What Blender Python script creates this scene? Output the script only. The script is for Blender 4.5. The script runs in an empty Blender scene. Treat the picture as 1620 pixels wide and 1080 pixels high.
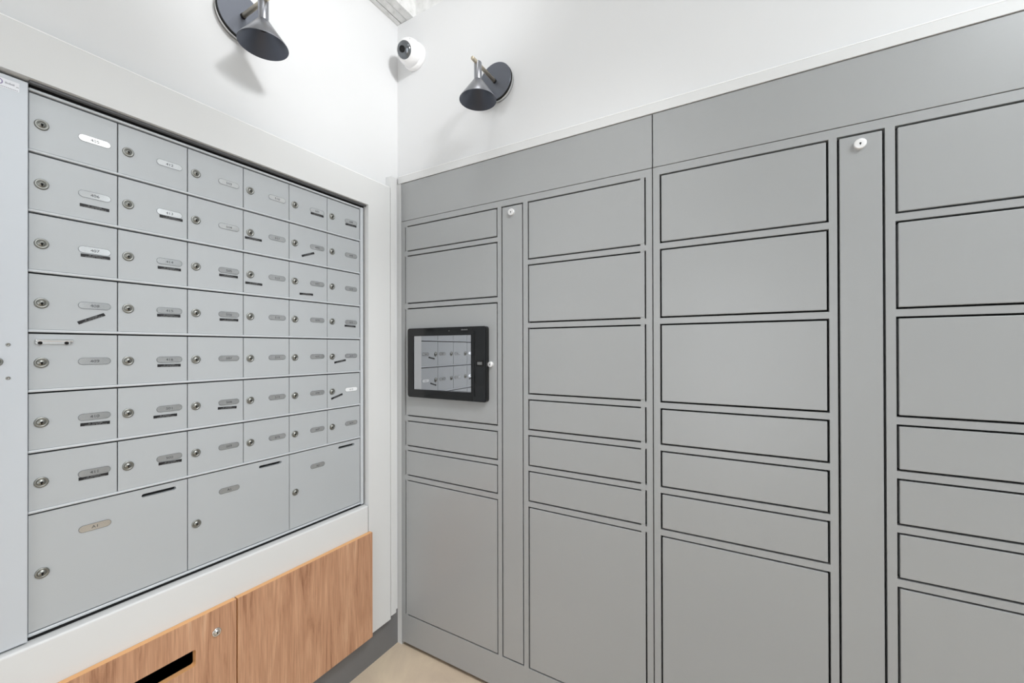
import bpy, bmesh, math, random
from mathutils import Matrix, Vector

random.seed(7)
S = bpy.context.scene
C = S.collection
HC = 1.307                       # eye height; x = 0, y = 0 is the photographer's spot

# ------------------------------------------------------------------ camera
cd = bpy.data.cameras.new('camera')
cam = bpy.data.objects.new('camera', cd)
C.objects.link(cam)
cd.sensor_width = 36.0
cd.lens = 14.342
cd.shift_x = -0.0002
cd.shift_y = 0.00527
cd.clip_start = 0.02
cam.matrix_world = Matrix(((0.86593165, 0.00381653, 0.50014778, 0.0),
                           (0.50015588, -0.00152449, -0.86593404, 0.0),
                           (-0.0025424, 0.99999155, -0.00322897, HC),
                           (0, 0, 0, 1)))
S.camera = cam

# ------------------------------------------------------------------ light
S.view_settings.view_transform = 'Standard'
S.view_settings.look = 'None'
S.view_settings.exposure = -0.11
S.view_settings.gamma = 1.0
S.view_settings.use_curve_mapping = False
w = bpy.data.worlds.new('world')
S.world = w
w.use_nodes = True
w.node_tree.nodes['Background'].inputs[0].default_value = (0.95, 0.975, 1.0, 1)
w.node_tree.nodes['Background'].inputs[1].default_value = 3.6


def area(name, loc, size, energy, color=(1, 1, 1), rot=(0, 0, 0)):
    l = bpy.data.lights.new(name, 'AREA')
    l.shape = 'RECTANGLE'
    l.size, l.size_y = size
    l.energy = energy
    l.color = color
    o = bpy.data.objects.new(name, l)
    o.location = loc
    o.rotation_euler = rot
    C.objects.link(o)
    return o


LINEAR = (-0.70, 0.55, 2.93)          # linear ceiling lamp in front of the mailboxes
FILL_PANELS = [(1.55, 0.15, 2.98, 1.1, 1.1, 50.0), (1.86, 1.08, 2.98, 0.7, 0.45, 0.75)]  # both added out of view: general fill, and a glare for one number plate
SPOT = (0.30, 0.60, 2.74)
area('linear_lamp_light', (LINEAR[0], LINEAR[1], LINEAR[2] - 0.012), (0.06, 1.15), 1.8, (0.97, 0.985, 1.0))
for i, p in enumerate(FILL_PANELS):
    area('fill_panel_light', (p[0], p[1], p[2] - 0.012), (p[3] - .05, p[4] - .05), p[5], (0.91, 0.965, 1.0))
for target, cone, power in (((-1.357, 1.00, 2.58), 52, 74), ((-1.34, 1.05, 0.60), 70, 45), ((-1.357, 0.90, 0.40), 50, 55)):     # corner spotlight, then two added beams to brighten low on the left wall
    sl = bpy.data.lights.new('spot_lamp_light', 'SPOT')
    sl.energy = power
    sl.spot_size = math.radians(cone)
    sl.spot_blend = 0.9
    sl.shadow_soft_size = 0.11
    so = bpy.data.objects.new('spot_lamp_light', sl)
    so.location = SPOT
    so.rotation_euler = (Vector(target) - Vector(SPOT)).to_track_quat('-Z', 'Y').to_euler()
    C.objects.link(so)


# ------------------------------------------------------------------ materials
def srgb(r, g, b):
    def f(v):
        v /= 255.0
        return v / 12.92 if v <= 0.04045 else ((v + 0.055) / 1.055) ** 2.4
    return (f(r), f(g), f(b), 1)


def base_mat(name, col, rough=0.5, metal=0.0, spec=0.5):
    m = bpy.data.materials.new(name)
    m.use_nodes = True
    b = m.node_tree.nodes['Principled BSDF']
    b.inputs['Base Color'].default_value = col
    b.inputs['Roughness'].default_value = rough
    b.inputs['Metallic'].default_value = metal
    b.inputs['Specular IOR Level'].default_value = spec
    return m


def nodes(m):
    return m.node_tree.nodes, m.node_tree.links, m.node_tree.nodes['Principled BSDF']


def coords(m, scale=(1, 1, 1)):
    n, l, b = nodes(m)
    tc = n.new('ShaderNodeTexCoord')
    mp = n.new('ShaderNodeMapping')
    mp.inputs['Scale'].default_value = scale
    l.new(tc.outputs['Object'], mp.inputs[0])
    return mp


def noise(m, src, scale, detail=3, rough=0.5, dist=0.0):
    n, l, b = nodes(m)
    t = n.new('ShaderNodeTexNoise')
    t.inputs['Scale'].default_value = scale
    t.inputs['Detail'].default_value = detail
    t.inputs['Roughness'].default_value = rough
    t.inputs['Distortion'].default_value = dist
    l.new(src.outputs[0], t.inputs['Vector'])
    return t


def ramp(m, src, stops):
    n, l, b = nodes(m)
    r = n.new('ShaderNodeValToRGB')
    e = r.color_ramp.elements
    while len(e) < len(stops):
        e.new(0.5)
    for el, (p, c) in zip(e, stops):
        el.position = p
        el.color = c
    l.new(src, r.inputs[0])
    return r


def bump(m, src, strength, dist=0.001):
    n, l, b = nodes(m)
    bp = n.new('ShaderNodeBump')
    bp.inputs['Strength'].default_value = strength
    bp.inputs['Distance'].default_value = dist
    l.new(src, bp.inputs['Height'])
    l.new(bp.outputs[0], b.inputs['Normal'])


def painted(name, col, rough, grain=400, strength=0.05, var=0.03, spec=0.5, metal=0.0):
    m = base_mat(name, col, rough, metal, spec)
    mp = coords(m)
    t = noise(m, mp, grain, 2)
    bump(m, t.outputs['Fac'], strength, 0.0006)
    t2 = noise(m, mp, 2.5, 4)
    lo = tuple(c * (1 - var) for c in col[:3]) + (1,)
    hi = tuple(min(1, c * (1 + var)) for c in col[:3]) + (1,)
    r = ramp(m, t2.outputs['Fac'], [(0.3, lo), (0.7, hi)])
    n, l, b = nodes(m)
    l.new(r.outputs[0], b.inputs['Base Color'])
    return m


M = {}
M['wall'] = painted('white_wall_paint', srgb(224, 225, 226), 0.75, 250, 0.06, 0.012)
M['board'] = painted('white_board_lacquer', srgb(219, 220, 220), 0.5, 300, 0.02, 0.012)
M['locker'] = painted('grey_powder_coat', srgb(163, 165, 166), 0.30, 900, 0.08, 0.015)
M['locker_dark'] = base_mat('locker_interior', srgb(24, 25, 25), 0.8)
M['mail'] = painted('silver_mailbox_paint', srgb(183, 187, 190), 0.42, 700, 0.03, 0.012, 0.5, 0.1)
M['mail_rail'] = base_mat('rail_paint', srgb(200, 204, 208), 0.5, 0.1)
M['stile'] = base_mat('stile_paint', srgb(200, 205, 211), 0.42, 0.1)
M['frame_dark'] = base_mat('frame_channel', srgb(120, 122, 125), 0.5, 0.3)
M['mail_dark'] = base_mat('mailbox_interior', srgb(52, 54, 57), 0.7)
M['chrome'] = base_mat('chrome', srgb(225, 226, 226), 0.12, 1.0)
M['nickel'] = base_mat('worn_nickel', srgb(150, 151, 147), 0.42, 1.0)
M['black'] = base_mat('matte_black', srgb(10, 10, 11), 0.6)
M['hole'] = base_mat('keyhole_black', srgb(6, 6, 7), 0.8)
M['plate'] = base_mat('number_card_cover', srgb(205, 207, 208), 0.10, 0.85)
M['plate_rim'] = base_mat('number_card_rim', srgb(120, 123, 126), 0.35, 0.5)
M['plate_face'] = base_mat('plate_bright_reflection', srgb(236, 238, 240), 0.4)  # plain white in place of a bright reflection on one tilted plate
M['ink'] = base_mat('dark_ink', srgb(62, 64, 68), 0.6)
M['label_black'] = base_mat('black_label', srgb(15, 15, 18), 0.5)
M['label_print'] = base_mat('label_print', srgb(112, 113, 114), 0.6)
M['gun'] = base_mat('gunmetal_lacquer', srgb(158, 160, 166), 0.32, 0.95)
M['gun_plate'] = base_mat('gunmetal_plate', srgb(112, 116, 125), 0.42, 0.8)
M['gun_in'] = base_mat('shade_lining', srgb(92, 96, 106), 0.32, 0.9)
M['edge_highlight'] = base_mat('painted_edge_highlight', srgb(250, 250, 249), 0.5)  # light catching the board tops, put into the colour
M['steel'] = base_mat('brushed_nickel_arm', srgb(212, 202, 182), 0.42, 1.0)
M['bulb'] = base_mat('unlit_bulb', srgb(20, 20, 22), 0.2)
M['plastic'] = base_mat('white_plastic', srgb(242, 242, 243), 0.35)
M['dome'] = base_mat('smoked_dome', srgb(112, 116, 120), 0.08, 0.6)
M['bezel'] = base_mat('black_bezel', srgb(11, 12, 13), 0.12)
M['bezel2'] = base_mat('black_plastic_panel', srgb(16, 18, 20), 0.3)
M['screen'] = base_mat('dark_screen_glass', srgb(186, 187, 190), 0.015, 1.0)
M['base'] = painted('grey_vinyl_base', srgb(113, 113, 114), 0.5, 300, 0.02, 0.02)
M['edge'] = base_mat('oak_edge_band', srgb(226, 172, 118), 0.5)
M['glow'] = None
gm = bpy.data.materials.new('lamp_diffuser')
gm.use_nodes = True
gb = gm.node_tree.nodes['Principled BSDF']
gb.inputs['Emission Color'].default_value = (1, 0.98, 0.95, 1)
gb.inputs['Emission Strength'].default_value = 1.3
M['glow'] = gm

# wood: vertical grain
m = base_mat('oak_laminate', srgb(196, 146, 110), 0.48)
mp = coords(m, (1, 5.5, 0.55))
t = noise(m, mp, 2.8, 7, 0.6, 2.2)
r1 = ramp(m, t.outputs['Fac'], [(0.30, srgb(158, 112, 84)), (0.42, srgb(194, 147, 115)), (0.62, srgb(210, 164, 131)), (0.78, srgb(228, 190, 158))])
mp2 = coords(m, (1, 90, 2.5))
t2 = noise(m, mp2, 3.0, 4, 0.6, 0.2)
r2 = ramp(m, t2.outputs['Fac'], [(0.32, srgb(196, 186, 178)), (0.6, (1, 1, 1, 1))])
n, l, b = nodes(m)
mx = n.new('ShaderNodeMix')
mx.data_type = 'RGBA'
mx.blend_type = 'MULTIPLY'
mx.inputs[0].default_value = 0.6
l.new(r1.outputs[0], mx.inputs[6])
l.new(r2.outputs[0], mx.inputs[7])
l.new(mx.outputs[2], b.inputs['Base Color'])
bump(m, t2.outputs['Fac'], 0.05, 0.0005)
M['wood'] = m

# floor: beige vinyl
m = base_mat('beige_vinyl_floor', srgb(192, 174, 152), 0.42)
mp = coords(m, (1, 1, 1))
t = noise(m, mp, 5.0, 5, 0.6, 0.6)
r1 = ramp(m, t.outputs['Fac'], [(0.3, srgb(199, 181, 161)), (0.55, srgb(212, 194, 171)), (0.75, srgb(222, 205, 179))])
n, l, b = nodes(m)
l.new(r1.outputs[0], b.inputs['Base Color'])
M['floor'] = m

# board-formed concrete
m = base_mat('painted_concrete', srgb(206, 207, 205), 0.8)
mp = coords(m, (1, 1, 1))
t = noise(m, mp, 28.0, 6, 0.65, 0.3)
r1 = ramp(m, t.outputs['Fac'], [(0.24, srgb(176, 178, 176)), (0.38, srgb(222, 223, 222)), (0.7, srgb(240, 240, 240))])
n, l, b = nodes(m)
l.new(r1.outputs[0], b.inputs['Base Color'])
bump(m, t.outputs['Fac'], 0.5, 0.004)
M['concrete'] = m


# ------------------------------------------------------------------ mesh helpers
class MB:
    """collects shapes in world coordinates; build() links them as one mesh object"""

    def __init__(self):
        self.bm = bmesh.new()

    def box(self, x0, x1, y0, y1, z0, z1, mat=0, bevel=0.0, seg=1):
        b = bmesh.new()
        bmesh.ops.create_cube(b, size=1)
        for v in b.verts:
            v.co = Vector((x0 + (v.co.x + .5) * (x1 - x0), y0 + (v.co.y + .5) * (y1 - y0), z0 + (v.co.z + .5) * (z1 - z0)))
        if bevel:
            bmesh.ops.bevel(b, geom=list(b.edges), offset=bevel, segments=seg, affect='EDGES', profile=0.5)
        self.merge(b, mat)
        return self

    def merge(self, b, mat=0, mtx=None, smooth=False):
        if mtx is not None:
            bmesh.ops.transform(b, matrix=mtx, verts=b.verts)
        bmesh.ops.recalc_face_normals(b, faces=b.faces)
        vm = {}
        for v in b.verts:
            vm[v] = self.bm.verts.new(v.co)
        for f in b.faces:
            try:
                nf = self.bm.faces.new([vm[v] for v in f.verts])
                nf.material_index = mat
                nf.smooth = smooth
            except ValueError:
                pass
        b.free()
        return self

    def prism(self, pts, axis, a0, a1, mat=0, smooth_side=False):
        """pts: 2-D outline; axis 'x': pts are (y,z); 'y': (x,z); 'z': (x,y)"""
        b = bmesh.new()

        def P(p, a):
            return {'x': (a, p[0], p[1]), 'y': (p[0], a, p[1]), 'z': (p[0], p[1], a)}[axis]
        v0 = [b.verts.new(P(p, a0)) for p in pts]
        v1 = [b.verts.new(P(p, a1)) for p in pts]
        k = len(pts)
        b.faces.new(v0)
        b.faces.new(v1[::-1])
        for i in range(k):
            b.faces.new((v0[i], v1[i], v1[(i + 1) % k], v0[(i + 1) % k]))
        return self.merge(b, mat)

    def lathe(self, prof, mtx, mat=0, seg=24, smooth=True):
        """profile [(radius, height)] turned about local +X"""
        b = bmesh.new()
        rings = []
        for r, h in prof:
            if r < 1e-6:
                rings.append([b.verts.new((h, 0, 0))])
            else:
                rings.append([b.verts.new((h, r * math.cos(2 * math.pi * i / seg), r * math.sin(2 * math.pi * i / seg))) for i in range(seg)])
        for A, B in zip(rings, rings[1:]):
            for i in range(seg):
                j = (i + 1) % seg
                if len(A) == 1 and len(B) == 1:
                    continue
                if len(A) == 1:
                    b.faces.new((A[0], B[i], B[j]))
                elif len(B) == 1:
                    b.faces.new((A[i], B[0], A[j]))
                else:
                    b.faces.new((A[i], B[i], B[j], A[j]))
        return self.merge(b, mat, mtx, smooth)

    def holed(self, outer, holes, axis, a0, a1, mat=0):
        """flat plate with holes, between a0 and a1 along axis"""
        b = bmesh.new()

        def P(p, a):
            return {'x': (a, p[0], p[1]), 'y': (p[0], a, p[1])}[axis]
        loops = [outer] + holes
        tot = [[], []]
        es = []
        rings = []
        for lp in loops:
            vs = [b.verts.new(P(p, a0)) for p in lp]
            rings.append(vs)
            for i in range(len(vs)):
                es.append(b.edges.new((vs[i], vs[(i + 1) % len(vs)])))
        bmesh.ops.triangle_fill(b, use_beauty=True, use_dissolve=False, edges=es)
        front = list(b.faces)
        vmap = {}
        for vs in rings:
            for v in vs:
                co = v.co.copy()
                co['xy'.index(axis)] = a1
                vmap[v] = b.verts.new(co)
        for f in front:
            b.faces.new([vmap[v] for v in reversed(f.verts)])
        for vs in rings:
            for i in range(len(vs)):
                a, c = vs[i], vs[(i + 1) % len(vs)]
                b.faces.new((a, c, vmap[c], vmap[a]))
        return self.merge(b, mat)

    def mesh(self, name, mats, origin=(0, 0, 0)):
        o = Vector(origin)
        for v in self.bm.verts:
            v.co -= o
        me = bpy.data.meshes.new(name)
        self.bm.to_mesh(me)
        self.bm.free()
        for k in mats:
            me.materials.append(M[k])
        return me


WL = {}


def put(name, me, loc, parent=None, rotz=0.0):
    o = bpy.data.objects.new(name, me)
    C.objects.link(o)
    p = WL[parent.as_pointer()] if parent else Vector((0, 0, 0))
    WL[o.as_pointer()] = Vector(loc)
    o.location = Vector(loc) - p
    o.rotation_euler = (0, 0, rotz)
    if parent:
        o.parent = parent
    return o


def build(name, mb, mats, parent=None, origin=None):
    """one mesh object; origin at the mesh's centre unless given"""
    if origin is None:
        co = [v.co for v in mb.bm.verts]
        origin = [(min(c[i] for c in co) + max(c[i] for c in co)) / 2 for i in range(3)]
    return put(name, mb.mesh(name, mats, origin), origin, parent)


def thing(name, loc, label, cat, group=None):
    o = put(name, None, loc)
    return tag(o, label, cat, group)


def tag(o, label, cat=None, group=None):
    o['label'] = label
    if cat:
        o['category'] = cat
    if group:
        o['group'] = group
    return o


def struct(o, label=None):
    o['kind'] = 'structure'
    if label:
        o['label'] = label
    return o


def stadium(cy, cz, w_, h_, seg=8):
    r = h_ / 2
    pts = []
    for s, a0 in ((1, -90), (-1, 90)):
        for i in range(seg + 1):
            a = math.radians(a0 + 180 * i / seg)
            pts.append((cy + s * (w_ / 2 - r) + r * math.cos(a), cz + r * math.sin(a)))
    return pts


def rrect(y0, y1, z0, z1, r, seg=5):
    pts = []
    for (cy, cz, a0) in ((y1 - r, z0 + r, -90), (y1 - r, z1 - r, 0), (y0 + r, z1 - r, 90), (y0 + r, z0 + r, 180)):
        for i in range(seg + 1):
            a = math.radians(a0 + 90 * i / seg)
            pts.append((cy + r * math.cos(a), cz + r * math.sin(a)))
    return pts


def text_verts(body, height):
    cu = bpy.data.curves.new('t', 'FONT')
    cu.body = body
    cu.size = height / 0.69
    cu.resolution_u = 3
    cu.align_x = 'CENTER'
    o = bpy.data.objects.new('t', cu)
    C.objects.link(o)
    bpy.context.view_layer.update()
    me = o.to_mesh()
    vs = [v.co.copy() for v in me.vertices]
    fs = [tuple(p.vertices) for p in me.polygons]
    o.to_mesh_clear()
    bpy.data.objects.remove(o)
    bpy.data.curves.remove(cu)
    return vs, fs


def add_text(mb, body, height, f, mat, sx=1.15):
    vs, fs = text_verts(body, height)
    V = [mb.bm.verts.new(f(v.x * sx, v.y - height / 2)) for v in vs]
    for p in fs:
        nf = mb.bm.faces.new([V[i] for i in p])
        nf.material_index = mat


# ------------------------------------------------------------------ the room
XL = -1.357        # left wall plane
XP = -1.328        # white board face on the left wall
YR = 1.326         # right wall plane
ZT = 2.755         # top of the plastered walls
OY0, OY1, OZ0, OZ1 = 0.08, 1.1383, 0.673, 1.889     # mailbox opening
CY0, CY1, CZ0, CZ1 = 0.150, 1.125, 0.16, 0.555       # cabinet recess
YB, XF = -2.4, 2.6                                     # rear wall, far wall

mb = MB()
mb.box(-1.75, XF + .2, YB - .2, 1.80, -0.1, 0)
struct(build('floor', mb, ['floor']))

mb = MB()
mb.box(-1.75, XL, YB, OY0, 0, ZT)
mb.box(-1.75, XL, OY1, 1.80, 0, ZT)
mb.box(-1.75, XL, OY0, OY1, OZ1, ZT)
mb.box(-1.75, XL, OY0, OY1, CZ1, OZ0)
mb.box(-1.75, XL, OY0, OY1, 0, CZ0)
mb.box(-1.75, XL, OY0, CY0, CZ0, CZ1)
mb.box(-1.75, XL, CY1, OY1, CZ0, CZ1)
mb.box(-1.80, -1.75, YB, 1.80, 0, ZT)
struct(build('wall_left', mb, ['wall']))

UX1 = 0.7484       # right end of the locker recess
mb = MB()
mb.box(XL, XF, YR, 1.80, 2.0385, ZT)
mb.box(UX1 + .003, XF, YR, 1.80, 0, 2.0385)
mb.box(XL, UX1 + .003, 1.78, 1.80, 0, 2.0385)
struct(build('wall_right', mb, ['wall']))

mb = MB()      # wall behind the photographer
mb.box(-1.75, -0.8, YB - .15, YB, 0, 3.05)
mb.box(0.6, XF, YB - .15, YB, 0, 3.05)
mb.box(-0.8, 0.6, YB - .15, YB, 2.2, 3.05)
struct(build('wall_rear', mb, ['wall']))
mb = MB()
mb.box(XF, XF + .15, YB - .15, 1.80, 0, 3.05)
struct(build('wall_far', mb, ['wall']))
mb = MB()
mb.box(-1.80, XF + .15, YB - .15, 1.80, 3.05, 3.15)
ceil = struct(build('ceiling', mb, ['concrete']))
mb = MB()      # concrete above the plaster on the right wall, set back a little
mb.box(XL, XF, YR + 0.016, 1.80, ZT, 3.05)
struct(build('wall_upper', mb, ['concrete']))
# board-formed soffit of the beam over the left wall: single boards
xb = -1.7
mb = MB()
mb.box(-1.75, -1.262, YB, YR + .016, ZT + 0.012, 3.05)
beam = struct(build('trim_1', mb, ['concrete']))
for k, (a, b_) in enumerate(((-1.75, -1.337), (-1.334, -1.302), (-1.299, -1.262))):
    mb = MB()
    mb.box(a, b_, YB, YR + .015, ZT + 0.001 + 0.002 * (k % 2), ZT + 0.0125, 0, 0.001)
    build('board', mb, ['concrete'], beam)

# white boards framing the mailboxes on the left wall
mb = MB()
ch = 0.0035
mb.prism([(XL, 1.889), (XP, 1.889), (XP, 2.000 - ch), (XP - ch, 2.000), (XL, 2.000)], 'y', YB, 1.2535)
mb.box(XL, XP, OY1, 1.2535, 0.149, 1.889)
mb.box(XL, XP, YB, OY0, 0.149, 1.889)
mb.box(XL, XP, OY0, CY0, 0.149, 0.56)
mb.box(XL, XP, CY1, OY1, 0.149, 0.56)
board = struct(build('trim_2', mb, ['board']))
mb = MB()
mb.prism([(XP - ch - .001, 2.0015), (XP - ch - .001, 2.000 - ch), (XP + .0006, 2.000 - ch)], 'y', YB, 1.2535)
build('highlight_strip', mb, ['edge_highlight'], board)  # bright edge highlight modelled as a near-white strip
mb = MB()
mb.box(XL, XP - .0006, OY0, OY1 - .0012, 0.556, OZ0, 0, 0.0048, 3)
build('apron_board', mb, ['board'], board)
mb = MB()
mb.box(XL, XP + .001, 1.2565, 1.285, 0.1605, 2.049, 0, 0.001)
struct(build('trim_3', mb, ['board']))
mb = MB()
mb.box(UX1 + .004, XF - .01, 1.319, YR, 0.02, 2.035, 0, .001)
struct(build('unseen_grey_panel', mb, ['locker']))  # added out of view: grey panel standing in for more lockers the plates reflect
# white boards framing the lockers
mb = MB()
mb.prism([(YR, 2.0375), (1.317, 2.0375), (1.317, 2.0715 - ch), (1.317 + ch, 2.0715), (YR, 2.0715)], 'x', XL + .012, XF)
mb.box(XL, -1.3305, 1.320, 1.78, 0, 2.0375)
locker_trim = struct(build('trim_4', mb, ['board']))
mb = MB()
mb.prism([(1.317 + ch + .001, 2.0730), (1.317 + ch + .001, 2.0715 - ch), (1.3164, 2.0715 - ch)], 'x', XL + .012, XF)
build('highlight_strip', mb, ['edge_highlight'], locker_trim)  # same painted highlight along the board over the lockers
mb = MB()
mb.box(XL - .001, XL + .002, YB, 1.320, 0, 0.150)
struct(build('baseboard_left', mb, ['base']))

# ------------------------------------------------------------------ mailbox bank
XD = -1.352
c0, cw = 0.2407, 0.1456
rows = [1.8683, 1.7368, 1.6055, 1.4740, 1.3425, 1.2111, 1.0788, 0.9468]
RB = 0.691
cols = [c0 + cw * i for i in range(7)]
bank = thing('mailbox_bank', (XD - .1, 0.66, 0.674),
             'silver metal mailbox bank of numbered doors set into the white left wall', 'mailboxes')
mb = MB()
mb.box(-1.74, -1.3665, OY0 + .003, 1.130, 0.680, 1.879)
build('carcass', mb, ['mail_dark'], bank)
mb = MB()      # outer frame: side stile and bottom rail
mb.box(-1.36, -1.3475, 1.1165, 1.1295, 0.680, 1.8765, 0, 0.0015)
build('frame_stile', mb, ['mail_rail'], bank)
mb = MB()
mb.box(-1.3520, -1.3390, cols[0], OY1 - .001, 1.8838, 1.8888)
build('frame_channel', mb, ['frame_dark'], bank)
mb = MB()
mb.box(-1.3662, -1.3560, cols[0], OY1 - .001, 1.8770, 1.8886)
mb.box(-1.3662, -1.3560, 1.1298, OY1 - .001, 0.6740, 1.8770)
mb.box(-1.3662, -1.3560, OY0 + .003, 1.1298, 0.6740, 0.6826)
build('shadow_gap', mb, ['hole'], bank)
for k in range(9):
    mb = MB()
    if k == 0:
        mb.box(-1.366, -1.3495, cols[0], 1.1160, 1.8705, 1.8768, 0, 0.0015)
    elif k == 8:
        mb.box(-1.366, -1.3495, cols[0], 1.1160, 0.6830, 0.6895, 0, 0.0015)
    else:
        z = rows[k]
        mb.box(-1.366, -1.3500, cols[0], 1.1160, z + 0.0022, z + 0.0080, 0, 0.0016, 2)
    build('row_rail', mb, ['mail_rail'], bank)

# shared pieces, local axes: +X out of the wall
I4 = Matrix.Identity(4)
RX = Matrix.Rotation


def lock_mesh(name, r, h, mats, slot=0.0042):
    q = MB()
    q.lathe([(r, 0), (r, h * .55), (r * .93, h * .8), (r * .66, h * .8), (r * .62, h * .62), (r * .58, h * .62), (r * .54, h * 1.05), (0, h * 1.1)], I4, 0, 28)
    q.lathe([(slot * .55, h * 1.08), (slot * .55, h * 1.2), (0, h * 1.2)], I4, 1, 10)
    q.box(h * 1.05, h * 1.2, -slot * .28, slot * .28, -slot * 1.1, 0, 1)
    return q.mesh(name, mats)


LOCK = lock_mesh('lock', 0.0113, 0.0040, ['nickel', 'hole'])


def cam_lock_mesh(name, r, h):
    q = MB()
    q.lathe([(r, 0), (r, h * .75), (r * .93, h * .95), (r * .84, h), (r * .5, h)], I4, 0, 28)
    q.lathe([(r * .5, h), (0, h)], I4, 0, 28, False)
    q.lathe([(r * .16, h), (r * .16, h * 1.04), (0, h * 1.04)], I4, 1, 12)
    q.box(h * .99, h * 1.04, -r * .07, r * .07, -r * .34, r * .1, 1)
    return q.mesh(name, ['satin', 'hole'])


M['satin'] = base_mat('satin_chrome', srgb(240, 240, 240), 0.38, 0.6)
LOCKC = cam_lock_mesh('chrome_lock', 0.0130, 0.0085)


def plate_obj(parent, y, z, num, plate_face='plate'):
    q = MB()
    q.prism(stadium(0, 0, 0.0568, 0.0166), 'x', 0, 0.0007, 1)
    q.prism(stadium(0, 0, 0.0552, 0.0150), 'x', 0, 0.0010, 0)
    add_text(q, num, 0.0062, lambda a, b: (0.0012, a, b), 2, 1.2)
    return put('number_plate', q.mesh('number_plate', [plate_face, 'plate_rim', 'ink']), (XD, y, z), parent)


def sticker_mesh(seed):
    rnd = random.Random(seed)
    q = MB()
    L, H = 0.0512, 0.0074
    q.box(0, 0.0004, -L / 2, L / 2, -H / 2, H / 2, 0)
    # two lines of tiny unreadable print
    for z0, words in ((0.0012, ((-.012, -.008), (-.0055, .012))), (-0.0022, ((-.018, -.001), (.001, .009), (.0105, .020)))):
        for a, b in words:
            y = a
            while y < b:
                wd = rnd.choice((0.0009, 0.0012, 0.0006))
                hh = rnd.choice((0.0019, 0.0023, 0.0015))
                q.box(0.0003, 0.0006, y, min(b, y + wd), z0 - .0010, z0 - .0010 + hh, 1)
                y += wd + 0.00045
    return q.mesh('warning_sticker', ['label_black', 'label_print'])


STK = [sticker_mesh(1), sticker_mesh(2)]
stickers = {(1, 0): (0.1046, -0.0911, 0.0), (2, 0): (0.1063, -0.0771, 1.0), (3, 0): (0.0991, -0.0941, 27.3), (5, 0): (0.106, -0.0816, -2.0), (6, 0): (0.1032, -0.0748, 0.0),
            (1, 1): (0.1086, -0.0754, 1.0), (2, 1): (0.1047, -0.0815, 0.7), (3, 1): (0.1035, -0.0769, 0.9), (4, 1): (0.1041, -0.0796, -0.5), (5, 1): (0.0959, -0.083, -0.3), (6, 1): (0.1065, -0.0771, -2.0),
            (2, 2): (0.1041, -0.0794, 0.2), (3, 2): (0.1052, -0.0796, 0.6), (5, 2): (0.1004, -0.0804, -3.0), (1, 3): (0.0296, -0.0827, 0.6), (2, 3): (0.0309, -0.0924, -0.4),
            (0, 4): (0.1047, -0.0758, 1.0), (1, 4): (0.0688, -0.0952, 22.3), (2, 4): (0.0624, -0.1056, 2.0), (0, 5): (0.1045, -0.0762, 2.0), (3, 5): (0.1001, -0.0788, -2.0), (4, 5): (0.0543, -0.0841, 9.6),
            (5, 5): (0.0403, -0.0855, 15.6)}
numbers = [[str(405 + r) for r in range(7)], ['412', '413', '414', '415', '416', '501', '502'], [str(503 + r) for r in range(7)],
           [str(510 + r) for r in range(7)], [str(601 + r) for r in range(7)], [str(608 + r) for r in range(7)]]
DOOR = {}
for r in range(7):
    for c in range(6):
        y0, y1 = cols[c] + .0010, cols[c + 1] - .0010
        z1, z0 = rows[r] - .0014, rows[r + 1] + .0082
        q = MB()
        q.box(XD - .0125, XD, y0, y1, z0, z1, 0, 0.0007)
        d = build('mailbox_door', q, ['mail'], bank)
        d['label'] = 'small silver mailbox door with round lock and number plate ' + numbers[c][r]
        put('lock', LOCK, (XD - .0002, cols[c] + .0195, rows[r] - .0648), d)
        plate_obj(d, cols[c] + .1047, rows[r] - .0637, numbers[c][r], 'plate_face' if (r, c) == (5, 5) else 'plate')  # one plate gets its bright reflection as white colour
        if (r, c) in stickers:
            dy, dz, a = stickers[(r, c)]
            s = put('warning_sticker', STK[(r + c) % 2], (XD, cols[c] + dy, rows[r] + dz), d)
            s.rotation_euler = (math.radians(a), 0, 0)
            s['label'] = 'small black sticker with two lines of tiny print'
        DOOR[(r, c)] = d
for k in range(3):
    y0, y1 = cols[2 * k] + .0010, cols[2 * k + 2] - .0010
    sl_ = stadium(cols[2 * k] + .2285, 0.9287, 0.0735, 0.0092)
    q = MB()
    q.holed([(y0, RB + .001), (y1, RB + .001), (y1, rows[7] - .0012), (y0, rows[7] - .0012)], [sl_], 'x', XD, XD - .0125)
    d = build('parcel_door', q, ['mail'], bank)
    d['label'] = 'large silver parcel door A%d with a black slot at its upper right' % (k + 1)
    q = MB()
    q.prism(stadium(cols[2 * k] + .2285, 0.9287, 0.078, 0.012), 'x', XD - .0140, XD - .0126)
    build('slot_backing', q, ['black'], d)
    put('lock', LOCK, (XD - .0002, cols[2 * k] + .0208, 0.8138), d)
    plate_obj(d, cols[2 * k] + .1057, 0.8850, 'A%d' % (k + 1))
# small pull on door 409
d = DOOR[(4, 0)]
q = MB()
q.box(XD, XD + .0020, .2510, .3045, 1.3185, 1.3300, 0, 0.0004)
q.box(XD, XD + .0110, .2505, .3080, 1.3245, 1.3290, 0, 0.0010)
build('pull_bar', q, ['chrome'], d)
for yy in (.2580, .2985):
    q = MB()
    q.lathe([(.0032, 0), (.0032, .0035), (.0018, .0045), (0, .0045)], I4, 0, 12)
    put('screw', q.mesh('screw', ['hole']), (XD + .0019, yy, 1.3212), d)
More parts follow.
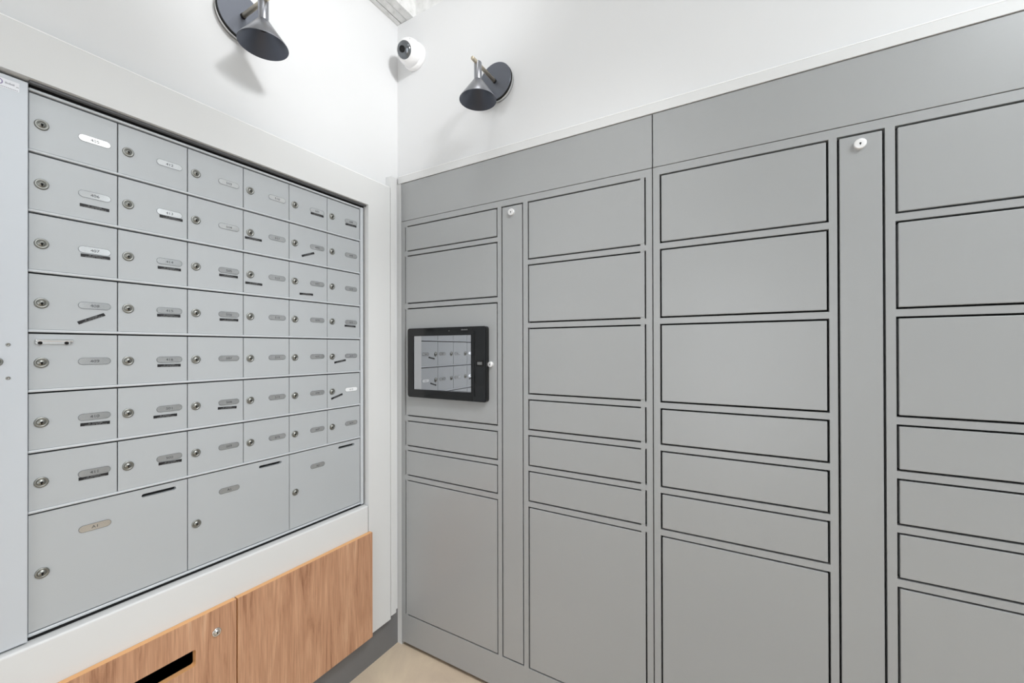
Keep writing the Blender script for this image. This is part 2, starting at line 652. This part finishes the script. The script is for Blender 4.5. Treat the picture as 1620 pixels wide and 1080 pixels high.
# plain lock stile on the left of the bank
q = MB()
q.box(XD - .012, -1.3440, OY0 + .004, cols[0] - .0012, 0.678, 1.883, 0, 0.0010)
stile = build('lock_stile', q, ['stile'], bank)
put('lock', lock_mesh('stile_lock', 0.0092, 0.004, ['nickel', 'hole']), (-1.3441, .1965, 1.2816), stile)
q = MB()
q.lathe([(.0036, 0), (.0034, .0011), (.0018, .0013), (.0016, .0006), (0, .0006)], I4, 0, 14)
SCR = q.mesh('screw', ['nickel'])
for zz in (1.3172, 1.2468):
    put('screw', SCR, (-1.3441, .2121, zz), stile)
M['lab_white'] = base_mat('maker_label', srgb(232, 234, 240), 0.35)
M['lab_mark'] = base_mat('maker_label_print', srgb(150, 152, 160), 0.6)
M['lab_purple'] = base_mat('maker_label_emblem', srgb(150, 140, 175), 0.6)
q = MB()
q.box(0, .0004, .180, .2270, 1.8540, 1.8735, 0)
q.lathe([(.0068, .0003), (.0068, .0006), (.0050, .0006), (.0050, .0003)], Matrix.Translation((0, .1980, 1.8655)), 2, 20, False)
rnd = random.Random(5)
y = .2075
while y < .2205:
    wd = rnd.choice((.0012, .0018, .0009))
    q.box(.0003, .0006, y, y + wd, 1.8640, 1.8640 + rnd.choice((.0030, .0038, .0026)), 1)
    y += wd + .0006
q.box(.0003, .0006, .2225, .2262, 1.8630, 1.8642, 1)
y = .187
while y < .225:
    q.box(.0003, .0006, y, y + .0016, 1.8556, 1.8570, 1)
    y += .0024
put('maker_label', q.mesh('maker_label', ['lab_white', 'lab_mark', 'lab_purple']), (-1.3440, 0, 0), stile)

# ------------------------------------------------------------------ wooden cabinet under the mailboxes
WX = -1.310
cab = thing('base_cabinet', (-1.5, 0.64, 0.16), 'wood-fronted low cabinet built into the white wall under the mailboxes', 'cabinet')
q = MB()
q.box(-1.745, -1.735, CY0 + .002, CY1 - .002, CZ0 + .002, CZ1 - .002)
q.box(-1.735, -1.330, CY0 + .002, CY0 + .014, CZ0 + .002, CZ1 - .002)
q.box(-1.735, -1.330, CY1 - .014, CY1 - .002, CZ0 + .002, CZ1 - .002)
q.box(-1.735, -1.330, CY0 + .014, CY1 - .014, CZ0 + .002, CZ0 + .014)
q.box(-1.735, -1.330, CY0 + .014, CY1 - .014, CZ1 - .014, CZ1 - .002)
q.box(-1.735, -1.330, .632, .644, CZ0 + .014, CZ1 - .014)
build('body', q, ['black'], cab)


def wood_door(name, y0, y1, holes):
    q = MB()
    out = [(y0, .1500), (y1, .1500), (y1, .5690), (y0, .5690)]
    q.holed(out, holes, 'x', WX, XP + .0005)
    for f in q.bm.faces:
        if f.calc_center_median().x < WX - .0005 and f.calc_center_median().x > XP + .001:
            f.material_index = 1
    return build(name, q, ['wood', 'edge'], cab)


wd2 = wood_door('cabinet_door', .6404, 1.1408, [])
wd2['label'] = 'plain oak-look cabinet door beside the locker corner'
slot = rrect(.285, .5345, .4420, .4870, .006)
wd1 = wood_door('cabinet_door', .1370, .6366, [slot])
wd1['label'] = 'oak-look cabinet door with a dark posting slot and a round lock'
put('lock', lock_mesh('cabinet_lock', 0.0115, 0.006, ['chrome', 'hole'], .003), (WX, .5838, .5046), wd1)

# ------------------------------------------------------------------ parcel lockers
YL = 1.320
dR = 1.32


def X_(u):
    return u * dR


def Z_(u):
    return HC + u * dR


ZB, ZTOP, ZSEAM = 0.0165, 2.0355, Z_(.4251)
A = [(.4051, .3231), (.3065, .1494), (.1316, -.2223), (-.2406, -.3219), (-.3382, -.4195), (-.4375, -.8825)]
Bc = [(.4044, .2466), (.2296, .0715), (.0543, -.1260), (-.1430, -.2248), (-.2418, -.3239), (-.3405, -.4222), (-.4395, -.8830)]
GAP = 0.0025     # half of the dark joint around a door


def locker(name, x0, x1, columns, strips, loc, label):
    t = thing(name, loc, label, 'locker', 'grey parcel lockers')
    holes = []
    for (a, b, rws) in columns:
        for (zt, zb) in rws:
            holes.append((X_(a), X_(b), Z_(zb), Z_(zt)))
    for (a, b) in strips:
        holes.append((X_(a), X_(b), Z_(-.8825), Z_(.4051)))
    xs = sorted(set([x0, x1] + [round(h[0] - GAP, 5) for h in holes] + [round(h[1] + GAP, 5) for h in holes]))
    zs = sorted(set([ZB, ZSEAM - .001] + [round(h[2] - GAP, 5) for h in holes] + [round(h[3] + GAP, 5) for h in holes]))
    q = MB()
    out = [(x0, ZB), (x1, ZB), (x1, ZSEAM - .0011), (x0, ZSEAM - .0011)]
    hl = [[(h[0] - GAP, h[2] - GAP), (h[1] + GAP, h[2] - GAP), (h[1] + GAP, h[3] + GAP), (h[0] - GAP, h[3] + GAP)] for h in holes]
    q.holed(out, hl, 'y', YL, YL + .020)
    build('face_frame', q, ['locker'], t)
    q = MB()
    q.box(x0, x1, YL, YL + .020, ZSEAM + .0011, ZTOP, 0, 0.0008)
    build('header_panel', q, ['locker'], t)
    q = MB()
    q.box(x0 + .001, x1 - .001, YL + .026, 1.775, ZB, ZTOP - .002)
    build('carcass', q, ['locker_dark'], t)
    q = MB()
    for fx in (x0 + .03, (x0 + x1) / 2, x1 - .03):
        q.lathe([(0, 0), (.014, 0), (.014, ZB), (0, ZB)], Matrix.Translation((fx, YL + .05, 0)) @ RX(-math.pi / 2, 4, 'Y'), 0, 12)
    build('levelling_feet', q, ['locker_dark'], t)
    out = []
    for ci, (a, b, rws) in enumerate(columns):
        for (zt, zb) in rws:
            q = MB()
            q.box(X_(a) + GAP, X_(b) - GAP, YL, YL + .018, Z_(zb) + GAP, Z_(zt) - GAP, 0, 0.0014, 2)
            d = build('locker_door', q, ['locker'], t)
            out.append((a, b, zt, zb, d))
    for (a, b) in strips:
        q = MB()
        q.box(X_(a) + GAP, X_(b) - GAP, YL, YL + .018, Z_(-.8825) + GAP, Z_(.4051) - GAP, 0, 0.0014, 2)
        d = build('lock_strip', q, ['locker'], t)
        lx = -.7632 if a < 0 else .2446
        put('lock', LOCKC, (lx, YL + .0002, 1.8150), d, -math.pi / 2)
    return t, out


U0, UM, U1 = X_(-1.007), X_(-.1938), UX1
lk1, doors1 = locker('parcel_locker', U0, UM - .0016, [(-.9886, -.628, A), (-.5256, -.211, Bc)], [(-.6114, -.5435)],
                     ((U0 + UM) / 2, 1.55, 0), 'grey metal parcel locker in the corner, holding the black touchscreen')
lk2, doors2 = locker('parcel_locker', UM + .0016, U1, [(-.176, .1362, Bc), (.2375, .5497, Bc)], [(.1529, .2197)],
                     ((U1 + UM) / 2, 1.55, 0), 'grey metal parcel locker at the right, without a screen')
# small hinge tabs bridging the joint at the hinge corners (corner unit only)
for (a, b, zt, zb, d) in doors1:
    left = a < -.9
    hx0, hx1 = (X_(a) - .001, X_(a) + .0125) if left else (X_(b) - .0150, X_(b) - .002)
    for zz in (Z_(zt), Z_(zb)):
        q = MB()
        q.box(hx0, hx1, YL + .0004, YL + .010, zz - GAP * 1.02, zz + GAP * 1.02)
        build('hinge', q, ['locker'], d)

# touchscreen terminal on the third door of the first column
kx0, kx1, kz0, kz1 = -1.2739, -0.8660, 1.0991, 1.3926
q = MB()
q.holed(rrect(kx0, kx1, kz0, kz1, .011), [rrect(-1.2414, -0.9388, 1.1329, 1.3598, .002, 2)], 'y', 1.3020, YL + .0004)
kiosk = build('touchscreen_terminal', q, ['bezel'], lk1)
kiosk['label'] = 'black touchscreen terminal with a glossy screen reflecting the mailboxes'
q = MB()
q.box(-1.2404, -0.9395, 1.3118, 1.3130, 1.1332, 1.3595)
scr = build('screen', q, ['screen'], kiosk)
scr.rotation_euler = (0, 0, math.radians(2.7))      # the glass sits slightly askew in its frame
q = MB()
q.holed(rrect(-0.9272, -0.8690, 1.1028, 1.3889, .008), [rrect(-0.9233, -0.9164, 1.1186, 1.3711, .001, 2)], 'y', 1.3005, 1.3021)
build('side_panel', q, ['bezel2'], kiosk)
q = MB()
q.box(-0.9134, -0.8784, 1.2995, 1.3006, 1.2370, 1.2606, 1, .0003)
q.box(-0.9065, -0.8848, 1.2991, 1.2996, 1.2434, 1.2542, 0)
build('card_reader', q, ['label_print', 'hole'], kiosk)
q = MB()
q.lathe([(.0022, 0), (.0022, .0006), (0, .0006)], Matrix.Translation((-1.0470, 1.3019, 1.3778)) @ RX(-math.pi / 2, 4, 'Z'), 0, 12)
build('camera_dot', q, ['label_print'], kiosk)
q = MB()
rnd = random.Random(3)
x = -0.9864
while x < -0.9548:
    wd = rnd.choice((.0030, .0040, .0022))
    q.box(x, x + wd, 1.3014, 1.3021, 1.3785, 1.3785 + rnd.choice((.004, .005)), 0)
    x += wd + .0012
build('maker_mark', q, ['label_print'], kiosk)
put('lock', cam_lock_mesh('terminal_lock', 0.0112, 0.010), (-.8563, YL, 1.2454), kiosk, -math.pi / 2)


# ------------------------------------------------------------------ wall lamps (local +X out of the wall)
def wall_lamp(loc, rotz, label):
    t = thing('wall_lamp', loc, label, 'lamp', 'gunmetal cone wall lamps')

    def part(name, q, mats, parent=t, at=(0, 0, 0)):
        me = q.mesh(name, mats, at)
        o = bpy.data.objects.new(name, me)
        C.objects.link(o)
        o.parent = parent
        o.location = Vector(at) if parent is t else Vector((0, 0, 0))
        return o
    q = MB()
    q.lathe([(0, 0), (.0665, 0), (.0665, .016), (0, .016)], I4, 0, 48)
    for f in q.bm.faces:
        f.smooth = len(f.verts) == 4 and abs(f.normal.x) < .5
    part('wall_canopy', q, ['chrome'])
    q = MB()
    q.lathe([(.0700, .027), (.0690, .028), (0, .028)], I4, 0, 64, False)
    q.lathe([(0, .016), (.0695, .016), (.0702, .017), (.0702, .0268), (.0700, .027)], I4, 1, 64, False)
    part('back_plate', q, ['gun_plate', 'hole'])
    q = MB()
    q.lathe([(0, .026), (.0068, .026), (.0068, .172), (.0060, .1735), (0, .1735)], I4, 0, 20)
    arm = part('arm', q, ['steel'])
    q = MB()
    q.lathe([(.0078, .027), (.0078, .034), (0, .034)], I4, 0, 16)
    o = bpy.data.objects.new('arm_collar', q.mesh('arm_collar', ['hole']))
    C.objects.link(o)
    o.parent = arm
    # shade hangs straight down from the arm at x = .139
    dn = Matrix.Translation((.139, 0, 0)) @ RX(math.pi / 2, 4, 'Y')
    q = MB()
    q.lathe([(0, -.004), (.0125, -.004), (.0138, -.002), (.0138, .058), (.0130, .060)], dn, 0, 28)
    q.lathe([(.0130, .058), (.0165, .060), (.0650, .128), (.0654, .130)], dn, 0, 56)
    q.lathe([(.0654, .130), (.0638, .130), (.0150, .0615), (0, .0615)], dn, 1, 56)
    sh = part('shade', q, ['gun', 'gun_in'])
    q = MB()
    q.lathe([(.0175, .0660), (.0170, .080), (.0130, .080), (.0125, .066), (0, .066)], dn, 0, 24)
    o = bpy.data.objects.new('lamp_socket', q.mesh('lamp_socket', ['hole']))
    C.objects.link(o)
    o.parent = sh
    t.rotation_euler = (0, 0, rotz)
    return t


wall_lamp((XL, .6647, 2.3200), 0, 'gunmetal cone wall lamp above the mailboxes on the left wall')
wall_lamp((-.8230, YR, 2.3135), -math.pi / 2, 'gunmetal cone wall lamp above the grey lockers, right of the camera')

# ------------------------------------------------------------------ security camera
cb = Vector((-1.2461, YR, 2.5698))
sc = thing('security_camera', cb, 'white dome security camera high in the corner on the locker wall', 'camera')
outm = Matrix.Translation(cb) @ RX(-math.pi / 2, 4, 'Z')
q = MB()
q.lathe([(0, 0), (.056, 0), (.057, .004), (.057, .016), (.054, .021), (.045, .024), (0, .024)], outm, 0, 48)
build('mount_base', q, ['plastic'], sc)
bc = Vector((-1.2441, 1.2860, 2.5690))
nrm = Vector((0.1136, -0.9330, -0.3415)).normalized()
R = .053
ori = Matrix.Translation(bc) @ nrm.to_track_quat('X', 'Z').to_matrix().to_4x4()
q = MB()
prof = [(R * math.sin(a), R * math.cos(a)) for a in [math.radians(k) for k in range(180, 40, -8)]]
q.lathe(prof + [(R * math.sin(math.radians(41)), R * math.cos(math.radians(41))), (R * .63, R * .73), (0, R * .66)], ori, 0, 48)
build('ball_housing', q, ['plastic'], sc)
q = MB()
q.lathe([(R * .64 * math.cos(a), R * .735 + R * .27 * math.sin(a)) for a in [math.radians(k) for k in range(0, 91, 10)]], ori, 0, 40)
dome = build('dome_window', q, ['dome'], sc)
q = MB()
q.lathe([(.013, R * .90), (.013, R * 1.045), (.010, R * 1.055), (.008, R * 1.02), (0, R * 1.02)], ori, 0, 24)
build('lens', q, ['hole'], dome)
q = MB()
q.lathe([(.0022, R * .99), (.0022, R * 1.005), (0, R * 1.008)], Matrix.Translation(bc) @ Vector((.62, -.62, .45)).to_track_quat('X', 'Z').to_matrix().to_4x4(), 0, 10)
build('set_screw', q, ['nickel'], sc)

# ------------------------------------------------------------------ lamps overhead (out of the picture)
def lamp_box(name, loc, sx, sy, drop, label, group=None):
    t = thing(name, (loc[0], loc[1], 3.05), label, 'lamp', group)
    q = MB()
    q.box(loc[0] - sx / 2, loc[0] + sx / 2, loc[1] - sy / 2, loc[1] + sy / 2, loc[2] + .002, loc[2] + .035, 0, .002)
    q.box(loc[0] - .02, loc[0] + .02, loc[1] - .02, loc[1] + .02, loc[2] + .03, 3.05)
    build('housing', q, ['plastic'], t)
    q = MB()
    q.box(loc[0] - sx / 2 + .005, loc[0] + sx / 2 - .005, loc[1] - sy / 2 + .005, loc[1] + sy / 2 - .005, loc[2] - .004, loc[2] + .003)
    build('diffuser', q, ['glow'], t)


t = thing('ceiling_spotlight', (SPOT[0], SPOT[1], 3.05), 'white ceiling spotlight aimed at the mailbox corner', 'lamp')
q = MB()
q.lathe([(0, 2.90), (.05, 2.90), (.055, 2.895), (.12, 2.86), (.12, 2.855), (.05, 2.875), (0, 2.875)], Matrix.Translation((SPOT[0], SPOT[1], 0)) @ RX(-math.pi / 2, 4, 'Y'), 0, 24)
build('reflector', q, ['plastic'], t)
q = MB()
q.lathe([(0, 2.89), (.012, 2.89), (.012, 3.05), (0, 3.05)], Matrix.Translation((SPOT[0], SPOT[1], 0)) @ RX(-math.pi / 2, 4, 'Y'), 0, 12)
build('stem', q, ['plastic'], t)
lamp_box('linear_ceiling_lamp', LINEAR, .08, 1.2, .1, 'slim white linear ceiling lamp hanging in front of the mailboxes')
for i, p in enumerate(FILL_PANELS):
    lamp_box('added_fill_panel', p, p[3], p[4], .05, ('large square white fill panel added past the right end of the lockers', 'small oblong white panel added close to the locker wall to whiten one number plate')[i])
